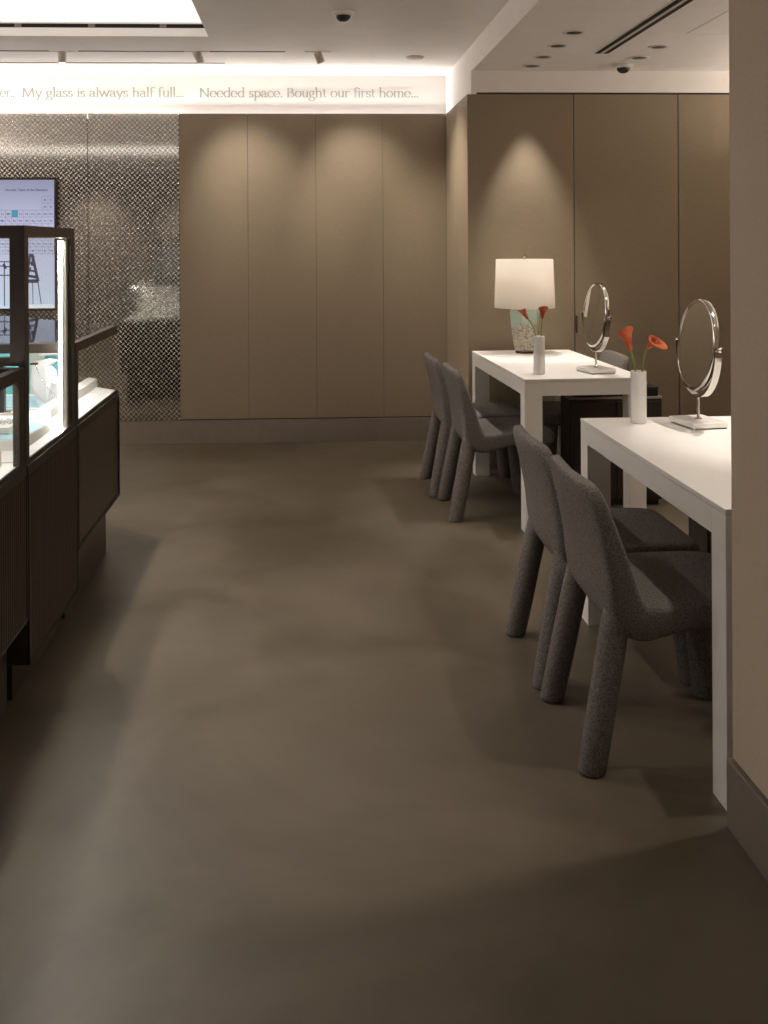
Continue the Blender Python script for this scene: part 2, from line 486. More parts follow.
# ------------------------------------------------------------------ serif lettering on the frieze
def arc(cx, cy, rx, ry, a0, a1, n=14):
    return [(cx + rx * math.cos(math.radians(a0 + (a1 - a0) * i / n)), cy + ry * math.sin(math.radians(a0 + (a1 - a0) * i / n))) for i in range(n + 1)]
def ln(*p): return list(p)
def ser(x, y, h=.17): return [(x - h, y), (x + h, y)]
ASC = 1.62; CAP = 1.48; DSC = -.62
def glyphs():
    G = {}
    G['e'] = ([arc(.46, .5, .40, .5, 0, 320, 22), ln((.08, .53), (.86, .53))], .95)
    G['r'] = ([ln((.2, 0), (.2, 1)), ln((.03, .94), (.2, 1)), arc(.50, .62, .30, .36, 170, 50), ser(.2, 0)], .72)
    G['.'] = ([ln((.12, 0), (.12, .11)), ln((.2, 0), (.2, .11))], .36)
    G['M'] = ([ln((.15, 0), (.28, CAP)), ln((.28, CAP), (.85, .05)), ln((.85, .05), (1.42, CAP)), ln((1.42, CAP), (1.56, 0)), ser(.15, 0), ser(1.56, 0, .22), ser(.22, CAP, .14), ser(1.5, CAP, .14)], 1.78)
    G['N'] = ([ln((.22, 0), (.22, CAP)), ln((.22, CAP), (1.22, 0)), ln((1.22, 0), (1.22, CAP)), ser(.22, 0), ser(1.22, CAP), ser(.16, CAP, .14)], 1.46)
    G['B'] = ([ln((.22, 0), (.22, CAP)), ln((.05, CAP), (.5, CAP)), arc(.5, 1.12, .34, .36, 90, -90), ln((.22, .76), (.55, .76)), arc(.55, .38, .42, .38, 90, -90), ln((.05, 0), (.55, 0))], 1.10)
    G['y'] = ([ln((.08, 1), (.46, .02)), ln((.84, 1), (.30, -.5), (.12, -.6)), ser(.10, 1, .14), ser(.82, 1, .12)], .9)
    G['g'] = ([arc(.40, .66, .28, .32, 0, 360, 20), ln((.60, .92), (.86, .98)), ln((.26, .38), (.16, .2), (.3, .08), (.62, .04)), arc(.44, -.28, .38, .30, 70, 430, 20)], .90)
    G['l'] = ([ln((.2, 0), (.2, ASC)), ser(.2, 0), ln((.04, ASC - .05), (.2, ASC))], .42)
    G['a'] = ([arc(.38, .70, .26, .28, 160, 0), ln((.64, .72), (.64, .12), (.74, .0), (.86, .06)), ln((.64, .58), (.36, .50)), arc(.36, .26, .26, .25, 90, 310)], .90)
    G['s'] = ([arc(.34, .74, .21, .25, 20, 250, 14), arc(.34, .25, .25, .25, 75, -160, 14), ln((.26, .52), (.42, .48))], .70)
    G['i'] = ([ln((.2, 0), (.2, 1)), ser(.2, 0), ln((.04, .94), (.2, 1)), ln((.2, 1.36), (.2, 1.48))], .42)
    G['w'] = ([ln((.08, 1), (.40, .02)), ln((.40, .02), (.70, .96)), ln((.66, 1), (1.0, .02)), ln((1.0, .02), (1.32, 1)), ser(.08, 1, .13), ser(.66, 1, .12), ser(1.32, 1, .12)], 1.40)
    G['h'] = ([ln((.2, 0), (.2, ASC)), ser(.2, 0), ln((.04, ASC - .05), (.2, ASC)), arc(.50, .66, .30, .33, 165, 0), ln((.80, .66), (.80, 0)), ser(.80, 0)], 1.02)
    G['f'] = ([ln((.24, 0), (.24, 1.25)), arc(.50, 1.28, .26, .34, 180, 40), ser(.24, 0), ln((.04, .96), (.52, .96))], .60)
    G['u'] = ([ln((.2, 1), (.2, .34)), arc(.47, .34, .27, .33, 180, 360), ln((.78, 1), (.78, 0), (.93, .04)), ser(.13, 1, .10), ser(.70, 1, .10)], .98)
    G['d'] = ([arc(.42, .48, .34, .48, 60, 310, 18), ln((.78, ASC), (.78, .02), (.93, .05)), ln((.64, ASC - .05), (.78, ASC))], 1.0)
    G['p'] = ([ln((.2, DSC), (.2, 1)), ln((.04, .94), (.2, 1)), ser(.2, DSC), arc(.52, .5, .36, .48, 140, -140, 18)], .98)
    G['c'] = ([arc(.46, .5, .38, .5, 45, 320, 20)], .84)
    G['o'] = ([arc(.48, .5, .40, .5, 0, 360, 24)], .97)
    G['t'] = ([ln((.24, 1.32), (.24, .16), (.36, .02), (.54, .08)), ln((.05, .97), (.54, .97))], .60)
    G['n'] = ([ln((.2, 0), (.2, 1)), ser(.2, 0), ln((.04, .94), (.2, 1)), arc(.50, .66, .30, .33, 165, 0), ln((.80, .66), (.80, 0)), ser(.80, 0)], 1.02)
    G['m'] = ([ln((.2, 0), (.2, 1)), ser(.2, 0), ln((.04, .94), (.2, 1)), arc(.48, .66, .28, .33, 165, 0), ln((.76, .66), (.76, 0)), ser(.76, 0), arc(1.04, .66, .28, .33, 165, 0), ln((1.32, .66), (1.32, 0)), ser(1.32, 0)], 1.54)
    return G
GL = glyphs()
def text_width(s): return sum(GL[c][1] if c != ' ' else .52 for c in s)
def frieze_text(s, x0, x1, z, xh, y, zrise=0.):
    k = (x1 - x0) / text_width(s)          # metres per unit across
    m = MB(); x = 0.
    for c in s:
        if c == ' ':
            x += .52; continue
        st, adv = GL[c]
        for pts in st:
            for (ax, ay), (bx, by) in zip(pts[:-1], pts[1:]):
                dx, dy = (bx - ax), (by - ay)
                L = math.hypot(dx, dy) or 1
                w = .035 + .065 * abs(dy / L)
                ex, ey = dx / L * w * .5, dy / L * w * .5
                nx, ny = -dy / L * w, dx / L * w
                qs = [(ax - ex + nx, ay - ey + ny), (bx + ex + nx, by + ey + ny), (bx + ex - nx, by + ey - ny), (ax - ex - nx, ay - ey - ny)]
                f = []
                for px, py in qs:
                    X = x0 + (x + px) * k; Z = z + py * xh + zrise * (x + px) * k
                    f.append(m.bm.verts.new((X, y, Z)))
                m.bm.faces.new(f)
                y -= .00002
        x += adv
    return m.build('lettering', M['letter'])
for s, a, b in (('er..', -2.190, -2.085), ('My glass is always half full...', -2.035, -.868), ('Needed space. Bought our first home...', -.758, .850)):
    o = frieze_text(s, a, b, 2.489, .0435, FW - .0012)
    o['kind'] = 'structure'
    o['label'] = 'grey serif lettering on the white frieze'
    o.parent = bpy.data.objects['wall_frieze']

# ------------------------------------------------------------------ ceiling fittings
def slot_line(x0, x1, y, label):
    tag(MB().box(x0, x1, y - .006, y + .006, CZ - .004, CZ + .002).build('ceiling_track', M['slot']), label, 'light track', 'thin light tracks in the main ceiling')
slot_line(-2.6, -1.615, 6.44, 'thin dark track strip left of the leftmost spotlight')
slot_line(-1.43, -.76, 6.44, 'thin dark track strip between the two spotlights nearest the light recess')
slot_line(-.595, -.115, 6.44, 'thin dark track strip left of the lone spotlight by the camera dome')
slot_line(-2.6, -.532, 6.85, 'long thin dark track strip in the ceiling just before the bright frieze')
def spot(x, y, tilt_x, tilt_y, label):
    t = empty('track_spotlight', (x, y, CZ), label, 'spotlight', 'cylinder spotlights on the main ceiling')
    MB().box(-.085, .085, -.016, .016, -.004, 0).build('mounting_plate', M['ceil'], t)
    MB().lathe([(.010, -.003), (.010, -.028)], 12).build('swivel', M['spot'], t)
    R = Matrix.Translation((0, 0, -.012)) @ Matrix.Rotation(tilt_y, 4, 'Y') @ Matrix.Rotation(tilt_x, 4, 'X')
    b = MB().lathe([(.004, .012), (.024, .010), (.026, .0), (.026, -.062), (.023, -.062), (.022, -.058)], 24, M=R, cap=False).build('housing', M['spot'], t)
    MB().lathe([(.022, -.060), (.0001, -.060)], 24, M=R).build('lens', M['lens'], b)
    return t
spot(-1.538, 6.47, 0.0, 0., 'white cylinder spotlight pointing straight down, leftmost on the ceiling')
spot(-.680, 6.46, .25, -.38, 'tilted cylinder spotlight just right of the bright light recess')
spot(.095, 6.45, .2, -.36, 'tilted cylinder spotlight by itself, above the words about the first home')
def dome_cam(x, y, z, label):
    t = empty('dome_camera', (x, y, z), label, 'security camera', 'security dome cameras')
    MB().lathe([(.001, 0), (.058, 0), (.060, -.006), (.056, -.016), (.040, -.022), (.001, -.022)], 36).build('housing', M['cam_white'], t)
    MB().lathe([(.041, -.021)] + [(.040 * math.cos(a), -.022 - .032 * math.sin(a)) for a in [i * PI / 2 / 8 for i in range(8)]] + [(.0005, -.054)], 32).build('dome', M['black'], t)
dome_cam(.215, 5.334, CZ, 'dark dome security camera alone on the main ceiling')
dome_cam(1.94, 5.98, AZ, 'dark dome security camera on the alcove ceiling near the back wall')
t = empty('smoke_detector', (.743, 6.611, CZ), 'small flat white round detector on the ceiling above the frieze end', 'detector')
MB().lathe([(.001, 0), (.05, 0), (.052, -.008), (.046, -.018), (.001, -.020)], 32).build('cover', M['cam_white'], t)
MB().lathe([(.053, 0), (.060, 0), (.060, -.006), (.053, -.006), (.053, 0)], 32, cap=False).build('ring', M['spot'], t)
def downlight(x, y, label, proto=[None]):
    if proto[0] is None:
        t = empty('downlight', (x, y, AZ), label, 'downlight', 'round recessed downlights in the alcove ceiling')
        MB().lathe([(.040, -.001), (.058, -.001), (.058, -.005), (.052, -.007), (.042, -.006), (.040, -.001)], 32, cap=False).build('trim_ring', M['cam_white'], t)
        MB().lathe([(.0405, -.0035), (.030, -.0015), (.0001, -.0012)], 32).build('baffle', M['down_in'], t)
        proto[0] = t
        return t
    return dup(proto[0], (x, y, AZ), label)
for x, y, l in ((1.385, 5.058, 'recessed downlight nearest the viewer in the left row of the alcove'),
                (1.388, 5.401, 'recessed downlight second from the viewer in the left row of the alcove'),
                (1.388, 5.725, 'recessed downlight second from the back wall in the left row of the alcove'),
                (1.390, 6.02, 'recessed downlight closest to the back wall, above the table lamp'),
                (1.957, 5.423, 'recessed downlight right of the slot vent, the one nearer the viewer'),
                (1.952, 5.739, 'recessed downlight right of the slot vent, beside the dome camera')):
    downlight(x, y, l)
t = empty('slot_vent', (0, 0, 0), 'long double slot air vent in the alcove ceiling', 'vent')
MB().box(1.648, 1.738, 3.2, 5.615, AZ - .004, AZ).build('frame', M['ceil'], t)
for a in (1.655, 1.704):
    MB().box(a, a + .027, 3.21, 5.605, AZ - .006, AZ - .003).build('slot', M['black_slot'], t)
MB().box(1.684, 1.702, 3.21, 5.605, AZ - .007, AZ - .003).build('divider', M['spot'], t)
m = MB()
hx0, hx1, hy0, hy1 = 1.98, 2.55, 4.55, 5.09
for a in ((hx0, hx0 + .004, hy0, hy1), (hx1 - .004, hx1, hy0, hy1), (hx0, hx1, hy0, hy0 + .004), (hx0, hx1, hy1 - .004, hy1)):
    m.box(a[0], a[1], a[2], a[3], AZ - .002, AZ + .001)
t = empty('access_panel', (0, 0, 0), 'faint square access panel flush in the alcove ceiling', 'access panel')
MB().box(hx0 + .004, hx1 - .004, hy0 + .004, hy1 - .004, AZ - .0015, AZ + .001).build('cover', M['ceil'], t)
m.build('seam', M['cam_white'], t)

# ------------------------------------------------------------------ wall screen
SL, SR, SB, ST = -3.30, -1.748, .972, 1.872
YS = 7.100
t = empty('wall_screen', (0, 0, 0), 'large lit wall screen showing a periodic table of the elements', 'screen')
MB().box(SL - .018, SR + .018, YS + .002, BW - .004, SB - .018, ST + .018, bev=.004).build('bezel', M['bronze'], t)
MB().box(SL, SR, YS, YS + .006, SB, ST).build('display', M['screen'], t)
def font_mesh(items, y, mat, name, parent):
    """flat lettering built from Blender's own font; items = (text, x, z, size, align)"""
    bm = bmesh.new()
    for s, x, z, size, al in items:
        c = bpy.data.curves.new('txt', 'FONT'); c.body = s; c.size = size; c.offset = size * .018; c.align_x = al; c.align_y = 'CENTER'
        o = bpy.data.objects.new('txt', c); COL.objects.link(o)
        bpy.context.view_layer.update()
        dg = bpy.context.evaluated_depsgraph_get()
        me = bpy.data.meshes.new_from_object(o.evaluated_get(dg))
        me.transform(Matrix.Translation((x, y, z)) @ Matrix.Rotation(PI / 2, 4, 'X'))
        bm.from_mesh(me)
        bpy.data.meshes.remove(me)
        bpy.data.objects.remove(o); bpy.data.curves.remove(c)
    me = bpy.data.meshes.new(name); bm.to_mesh(me); bm.free()
    return link(name, me, mat, parent)
font_mesh([('Periodic Table of the Elements', -1.938, 1.801, .0235, 'CENTER')], YS - .0015, M['screen_ink'], 'title_lettering', t)
cw, rh = .0418, .0485
colx = lambda c: -1.770 + (c - 14) * cw
rows = {2: 1.734, 3: 1.685, 4: 1.636, 5: 1.588, 6: 1.540, 7: 1.492, 8: 1.426, 9: 1.378}
els = {2: [(13, 'B'), (14, 'C')], 3: [(13, 'Al'), (14, 'Si')],
       4: [(i + 6, e) for i, e in enumerate(['Cr', 'Mn', 'Fe', 'Co', 'Ni', 'Cu', 'Zn', 'Ga', 'Ge'])],
       5: [(i + 6, e) for i, e in enumerate(['Mo', 'Tc', 'Ru', 'Rh', 'Pd', 'Ag', 'Cd', 'In', 'Sn'])],
       6: [(i + 6, e) for i, e in enumerate(['W', 'Re', 'Os', 'Ir', 'Pt', 'Au', 'Hg', 'Tl', 'Pb'])],
       7: [(i + 6, e) for i, e in enumerate(['Sg', 'Bh', 'Hs', 'Mt', 'Ds', 'Rg', 'Cn', 'Nh', 'Fl'])],
       8: [(i + 6, e) for i, e in enumerate(['Nd', 'Pm', 'Sm', 'Eu', 'Gd', 'Tb', 'Dy', 'Ho', 'Er'])],
       9: [(i + 6, e) for i, e in enumerate(['U', 'Np', 'Pu', 'Am', 'Cm', 'Bk', 'Cf', 'Es', 'Fm'])]}
g = MB(); items = []
for r, lst in els.items():
    for c, e in lst:
        x, z = colx(c), rows[r]
        if (r, c) != (4, 8): items.append((e, x, z - .003, .021, 'CENTER'))
        for a in (-1, 1):
            g.box(x + a * cw / 2 - .0014, x + a * cw / 2 + .0014, YS - .001, YS, z - rh / 2, z + rh / 2)
            g.box(x - cw / 2, x + cw / 2, YS - .001, YS, z + a * rh / 2 - .0014, z + a * rh / 2 + .0014)
g.build('table_grid', M['screen_grid'], t)
font_mesh(items, YS - .0015, M['screen_ink'], 'symbol_lettering', t)
MB().box(colx(8) - cw / 2, colx(8) + cw / 2, YS - .0018, YS - .001, rows[4] - rh / 2, rows[4] + rh / 2).build('teal_cell', M['screen_teal'], t)
def seg2d(m, a, b, w, y=YS):
    a = Vector((a[0], y - .001, a[1])); b = Vector((b[0], y - .001, b[1])); d = (b - a).normalized()
    n = Vector((-d.z, 0, d.x)) * w * .5
    f = [m.bm.verts.new(p) for p in (a + n, b + n, b - n, a - n)]
    bk = [m.bm.verts.new(p + Vector((0, .001, 0))) for p in (a + n, b + n, b - n, a - n)]
    m.bm.faces.new(f)
    for i in range(4): m.bm.faces.new((f[i], f[(i + 1) % 4], bk[(i + 1) % 4], bk[i]))
m = MB()   # drawn tapering lattice ladder and its thin legs
seg2d(m, (-1.925, 1.345), (-1.893, 1.345), .022); seg2d(m, (-1.918, 1.34), (-1.945, 1.16), .018); seg2d(m, (-1.900, 1.34), (-1.862, 1.16), .020)
seg2d(m, (-1.948, 1.163), (-1.858, 1.163), .026); seg2d(m, (-1.922, 1.30), (-1.892, 1.27), .012); seg2d(m, (-1.927, 1.24), (-1.879, 1.23), .014); seg2d(m, (-1.93, 1.20), (-1.872, 1.19), .02)
seg2d(m, (-1.893, 1.34), (-1.905, 1.27), .016); seg2d(m, (-1.94, 1.19), (-1.915, 1.26), .016)
seg2d(m, (-1.862, 1.15), (-1.841, 1.0), .006); seg2d(m, (-1.90, 1.15), (-1.898, 1.0), .005); seg2d(m, (-1.945, 1.15), (-1.965, 1.0), .006)
m.build('ladder_drawing', M['screen_dark'], t)
m = MB()   # drawn street lamp lines
seg2d(m, (-2.095, 1.30), (-2.095, .99), .007)
seg2d(m, (-2.13, 1.30), (-2.06, 1.30), .007); seg2d(m, (-2.14, 1.272), (-2.05, 1.264), .008); seg2d(m, (-2.13, 1.205), (-2.06, 1.205), .008); seg2d(m, (-2.10, 1.285), (-2.085, 1.25), .018)
m.build('lamp_post_drawing', M['screen_dark'], t)
MB().box(-1.95, SR, YS - .0006, YS, SB, SB + .028).build('snow_drawing', M['screen_white'], t)

# ------------------------------------------------------------------ display cases
F, B = -.86, -1.62
DK = .745
def flutes(m, y0, y1, z0, z1, pitch=.021):
    n = int((y1 - y0) / pitch)
    p = (y1 - y0) / n
    prof = []
    for i in range(n):
        for k in range(6):
            a = PI * k / 6
            prof.append((F + .001 + .0075 * math.sin(a), y0 + p * (i + .5 - .5 * math.cos(a))))
    prof.append((F + .001, y1))
    lo = [m.bm.verts.new((x, y, z0)) for x, y in prof]; hi = [m.bm.verts.new((x, y, z1)) for x, y in prof]
    fs = [m.bm.faces.new((lo[i], lo[i + 1], hi[i + 1], hi[i])) for i in range(len(prof) - 1)]
    for f in fs: f.smooth = True
def display_case(y0, y1, zb, zt, label, fluted, cut=0.0, near_open=False):
    t = empty('display_case', (F, y0, 0), label, 'display case', 'jewellery display cases in the row at left')
    t_inv = Matrix.Translation((-F, -y0, 0))
    def P(m, name, mat):
        bmesh.ops.transform(m.bm, matrix=t_inv, verts=m.bm.verts[:])
        return m.build(name, mat, t)
    e = y1 + (F - B) * cut          # far end at the back
    def plan(i, r=0.0):             # footprint pulled in by i at the front/back, r at the ends
        return [(F - i, y0 + r), (F - i, y1 + i * cut - r), (B + i, e - i * cut - r), (B + i, y0 + r)]
    m = MB(); m.prism(plan(.0, .002), zb, DK - .012)
    P(m, 'body', M['bronze_panel'])
    m = MB(); m.prism([(F - .053, y0 + .03), (F - .053, y1 - .02 + .0), (B + .05, e - .05 * cut - .02), (B + .05, y0 + .03)], 0, zb - .0005)
    P(m, 'plinth', M['bronze_panel'])
    # door frame on the front
    m = MB()
    yy0, yy1 = y0 + .004, y1 - .004
    m.box(F, F + .009, yy0, yy0 + .012, zb, DK - .035); m.box(F, F + .009, yy1 - .012, yy1, zb, DK - .035)
    m.box(F, F + .009, yy0, yy1, zb, zb + .012); m.box(F, F + .006, yy0, yy1, DK - .045, DK - .012)
    P(m, 'door_frame', M['bronze'])
    m = MB()
    if fluted:
        flutes(m, yy0 + .0125, yy1 - .0125, zb + .0125, DK - .0455)
        P(m, 'fluted_panel', M['bronze_panel'])
    else:
        m.box(F, F + .003, yy0 + .0125, yy1 - .0125, zb + .0125, DK - .0455)
        P(m, 'flat_panel', M['bronze_panel'])
    m = MB(); m.prism(plan(.006, .006), DK - .0115, DK)
    P(m, 'deck', M['deck'])
    # frame: posts and top rails
    m = MB()
    rl = .036
    m.box(F - .020, F - .0004, y0 + .0015, y0 + .046, DK - .0125, zt - .0004)
    if zt > 1.2: m.box(F - .046, F - .0195, y0 + .0015, y0 + .0455, 1.0415, zt - .0004)
    m.box(F - .006, F + .0004, y0 + .0005, y1 - .0005, DK - .012, DK + .004)
    if cut == 0:
        m.box(F - .02, F - .0004, y1 - .058, y1 - .0015, DK - .0125, zt - .0004)
        m.box(B + .001, F - .031, y1 - .03, y1 - .002, zt - rl, zt)
        m.box(B + .0005, B + .03, y1 - .029, y1 - .0015, DK - .0125, zt - .0004)
    m.box(F - .03, F, y0 + .001, y1 - (0 if cut else .001), zt - rl, zt)
    m.box(B, B + .03, y0 + .002, e - .03, zt - rl, zt); m.box(B + .0005, B + .03, y0 + .003, y0 + .04, DK - .0125, zt - .0004)
    m.box(B + .0305, F - .0305, y0 + .0025, y0 + .032, zt - rl, zt)
    if zt > 1.2:
        # lower rail of the raised end glass, over the neighbouring lower case
        m.box(B + .031, F - .0465, y0 + .0025, y0 + .03, 1.0415, 1.068)
        m.box(B + .031, F - .059, y1 - .03, y1 - .0025, 1.022, 1.046)
    P(m, 'frame', M['bronze'])
    g = .004
    m = MB(); m.box(F - .012, F - .012 + g, y0 + .047, y1 - (.059 if cut == 0 else .006), DK + .001, zt - rl - .001)
    P(m, 'front_glass', M['glass'])
    m = MB()
    if cut:
        q = (F - .012, y1 - .006); w = (B + .012, e - .012)
        m.prism([q, w, (w[0], w[1] - g * 1.4), (q[0], q[1] - g * 1.4)], DK + .001, zt - .006)
        P(m, 'end_glass', M['glass'])
        m = MB(); m.prism([(F - .031, y0 + .033), (F - .031, y1 + .010), (B + .031, e - .04), (B + .031, y0 + .033)], zt - .008, zt - .001)
        P(m, 'top_glass', M['glass_top'])
    else:
        if zt > 1.2:
            m.box(B + .031, F - .047, y0 + .01, y0 + .014, 1.0685, zt - rl - .001)
            P(m, 'end_glass', M['glass'])
            m = MB(); m.box(B + .031, F - .059, y1 - .014, y1 - .010, 1.047, zt - rl - .001)
            P(m, 'end_glass', M['glass'])
            m = MB()
        m.box(B + .031, F - .031, y0 + .033, y1 - .031, zt - .008, zt - .001)
        P(m, 'top_glass', M['glass_top'])
    # lights: a strip tucked behind the front top rail
    m = MB(); m.box(F - .048, F - .032, y0 + .06, y1 - .07, zt - rl + .012, zt - .010)
    P(m, 'top_light_strip', M['led'])
    if cut:  # extra strip on the back rail, added to light the backboard's rear
        m = MB(); m.box(B + .031, B + .043, y0 + .06, e - .5, zt - rl + .006, zt - .010)
        P(m, 'top_light_strip', M['led_added'])
    if zt > 1.2:
        m = MB(); m.box(F - .0285, F - .013, y1 - .085, y1 - .059, DK + .001, zt - rl - .01)
        P(m, 'light_channel', M['cam_white'])
        m = MB(); m.box(F - .042, F - .029, y1 - .078, y1 - .064, DK + .001, zt - rl - .01)
        P(m, 'upright_light_strip', M['led'])
    return t
display_case(2.10, 3.118, .262, 1.038, 'low glass-topped display case at the picture edge, nearest the viewer', True)
display_case(3.122, 3.798, .120, 1.475, 'tall glass display case with an upright light strip, middle of the row', True)
display_case(3.802, 4.645, .265, 1.044, 'low glass display case with an angled end, far end of the row', False, cut=1.0)

def riser(x0, x1, y0, y1, z0, z1, label, pad=None):
    t = empty('display_riser', ((x0 + x1) / 2, (y0 + y1) / 2, z0), label, 'display riser', 'white risers inside the display cases')
    cx, cy = (x0 + x1) / 2, (y0 + y1) / 2
    MB().box(x0 - cx, x1 - cx, y0 - cy, y1 - cy, 0, z1 - z0, bev=.002).build('block', M['tray'], t)
    if pad:
        MB().box(x0 - cx + .003, x1 - cx - .003, y0 - cy + .003, y1 - cy - .003, z1 - z0, z1 - z0 + .0015).build('top_pad', M[pad], t)
    return t
riser(-1.40, -.917, 2.90, 3.07, DK, .796, 'white block riser in the nearest low case')
riser(-1.45, -.914, 3.30, 3.70, DK, .781, 'white riser with a pale blue top in the tall case', 'blue_pad')
r3 = empty('display_riser', (0, 0, DK), 'white riser with an angled end in the far low case', 'display riser', 'white risers inside the display cases')
MB().prism([(-.978, 3.90), (-.978, 4.775), (-1.03, 4.83), (-1.03, 3.90)], 0, .036).build('block', M['tray'], r3)
MB().prism([(-.981, 3.903), (-.981, 4.772), (-1.03, 4.823), (-1.03, 3.903)], .036, .0375).build('top_pad', M['deck'], r3)

def tray(x0, x1, y0, y1, z, label, rings=0):
    cx, cy = (x0 + x1) / 2, (y0 + y1) / 2
    t = empty('jewellery_tray', (cx, cy, z), label, 'tray', 'white jewellery trays in the cases')
    a, b = (x1 - x0) / 2, (y1 - y0) / 2
    m = MB()
    m.box(-a, a, -b, b, 0, .008, bev=.002)
    for q in ((-a, -a + .008, -b, b), (a - .008, a, -b, b), (-a + .008, a - .008, -b, -b + .008), (-a + .008, a - .008, b - .008, b)):
        m.box(*q, .008, .024, bev=.002)
    m.build('frame', M['tray'], t)
    MB().box(-a + .012, a - .012, -b + .012, b - .012, .008, .015, bev=.003).build('cushion', M['deck'], t)
    return t
tray(-1.34, -1.00, 3.56, 3.68, .783, 'white jewellery tray farther back on the blue-topped riser')
tray(-1.34, -.985, 3.38, 3.53, .783, 'white jewellery tray with rings, nearer one on the blue-topped riser')
def ring(x, y, z, label):
    m = MB()
    m.tube([(.009 * math.cos(a), 0, .010 + .009 * math.sin(a)) for a in [2 * PI * i / 20 for i in range(20)]], .0014, 8, closed=True)
    t = m.build('ring', M['silver']); t.location = (x, y, z)
    tag(t, label, 'ring', 'silver rings on the white tray')
    MB().lathe([(.0005, .017), (.004, .020), (.0035, .022), (.0005, .023)], 8).build('stone', M['paper'], t)
    return t
for i, x in enumerate((-1.075, -1.055, -1.035, -1.015)):
    ring(x, 3.455 + .012 * i, .7985, 'small silver ring standing on the nearer white tray')

# things in the far low case, seen through the tall one
t = empty('display_backboard', (0, 0, DK), 'teal display backboard behind the white folded sculpture', 'backboard')
MB().box(-1.58, -1.06, 4.56, 4.585, .0, .272, bev=.002).build('board', M['teal'], t)
MB().box(-1.575, -1.062, 4.5855, 4.592, .004, .268).build('added_rear_panel', M['deck'], t)  # white backing added to give the metal cladding a bright reflection
MB().box(-1.23, -1.165, 4.545, 4.5595, .0, .268).build('cream_panel', M['cream'], t)
MB().box(-1.145, -1.10, 4.54, 4.5595, .17, .268).build('pale_panel', M['teal_light'], t)
t = empty('display_plinth', (-1.2, 4.26, DK), 'low pale blue plinth pad under the white sculpture', 'display pad')
MB().box(-.30, .155, -.16, .16, 0, .010, bev=.003).build('base', M['deck'], t)
MB().box(-.295, .150, -.155, .155, .010, .014).build('blue_top', M['blue_pad'], t)
# white folded necklace sculpture: faceted upright form with a jagged upper edge
t = empty('necklace_display', (-1.075, 4.24, DK + .0142), 'white folded sculpture holding a fine necklace, on pale blue pad', 'necklace display')
out = [(-.030, 0), (.0135, 0), (.063, .019), (.065, .084), (.046, .092), (.030, .132), (.011, .151), (.052, .176), (.005, .181), (-.054, .166), (-.054, .146), (-.064, .092), (-.049, .065), (-.049, .022)]
rng = random.Random(3)
m = MB()
rings = []
for k, (sc, yy) in enumerate(((.86, .045), (1.0, .012), (.97, -.012), (.80, -.05))):
    rings.append([Vector(((x + .012) * sc - .012 + rng.uniform(-.004, .004), yy + rng.uniform(-.009, .009) - z * .15, max(0, z * (.9 + .1 * sc)))) for x, z in out])
m.loft(rings, smooth=False)
body = m.build('sculpture', M['paper'], t)
m = MB()
m.tube([(-.026 + .030 * u + .052 * u * u, -.064 - .15 * (.165 - .143 * u), .165 - .143 * u) for u in [i / 16 for i in range(17)]], .0014, 6)
m.build('necklace', M['silver'], t)
MB().box(-.048, -.018, -.092, -.070, .164, .172, bev=.002).build('clasp', M['black'], t)
tag(MB().box(-1.245, -1.190, 4.02, 4.05, DK, DK + .20, bev=.003).box(-1.26, -1.175, 4.0, 4.07, DK, DK + .006, bev=.002).build('display_stand', M['black']), 'small black display stand just inside the tall case corner post', 'display stand')
t = empty('ring_shelf', (-1.09, 4.48, DK), 'small white tilted shelf in front of the teal backboard', 'shelf')
MB().box(-.075, .045, -.04, .06, .185, .192, bev=.001).build('shelf_board', M['paper'], t)
MB().box(-.06, .035, .048, .059, 0, .185).build('support', M['teal'], t)
MB().box(.018, .036, -.01, .02, .192, .212, bev=.003).build('clip', M['black'], t)

# ------------------------------------------------------------------ tables
def make_table(x0, y0, y1, label, rz=0.):
    t = empty('consultation_table', (x0, y0, 0), label, 'table', 'white parsons tables in the alcove', rz)
    L = y1 - y0; W = .606
    MB().box(0, W, 0, L, .736, .75, bev=.0015).build('tabletop', M['table'], t)
    m = MB(); w = .088
    m.box(.001, .022, w, L - w, .668, .7342); m.box(W - .022, W - .001, w, L - w, .668, .7342)
    m.box(w, W - w, .001, .022, .668, .7342); m.box(w, W - w, L - .022, L - .001, .668, .7342)
    m.build('apron', M['table'], t)
    for x in (.001, W - w + .0):
        for y in (.001, L - w):
            MB().box(x, x + w - .001, y, y + w - .001, 0, .7342, bev=.0015).build('leg', M['table'], t)
    return t
make_table(1.038, 2.43, 3.73, 'white four-legged table nearest the viewer, beside the right wall end')
make_table(1.066, 4.81, 6.11, 'white four-legged table against the alcove wall, carrying the table lamp', .029)

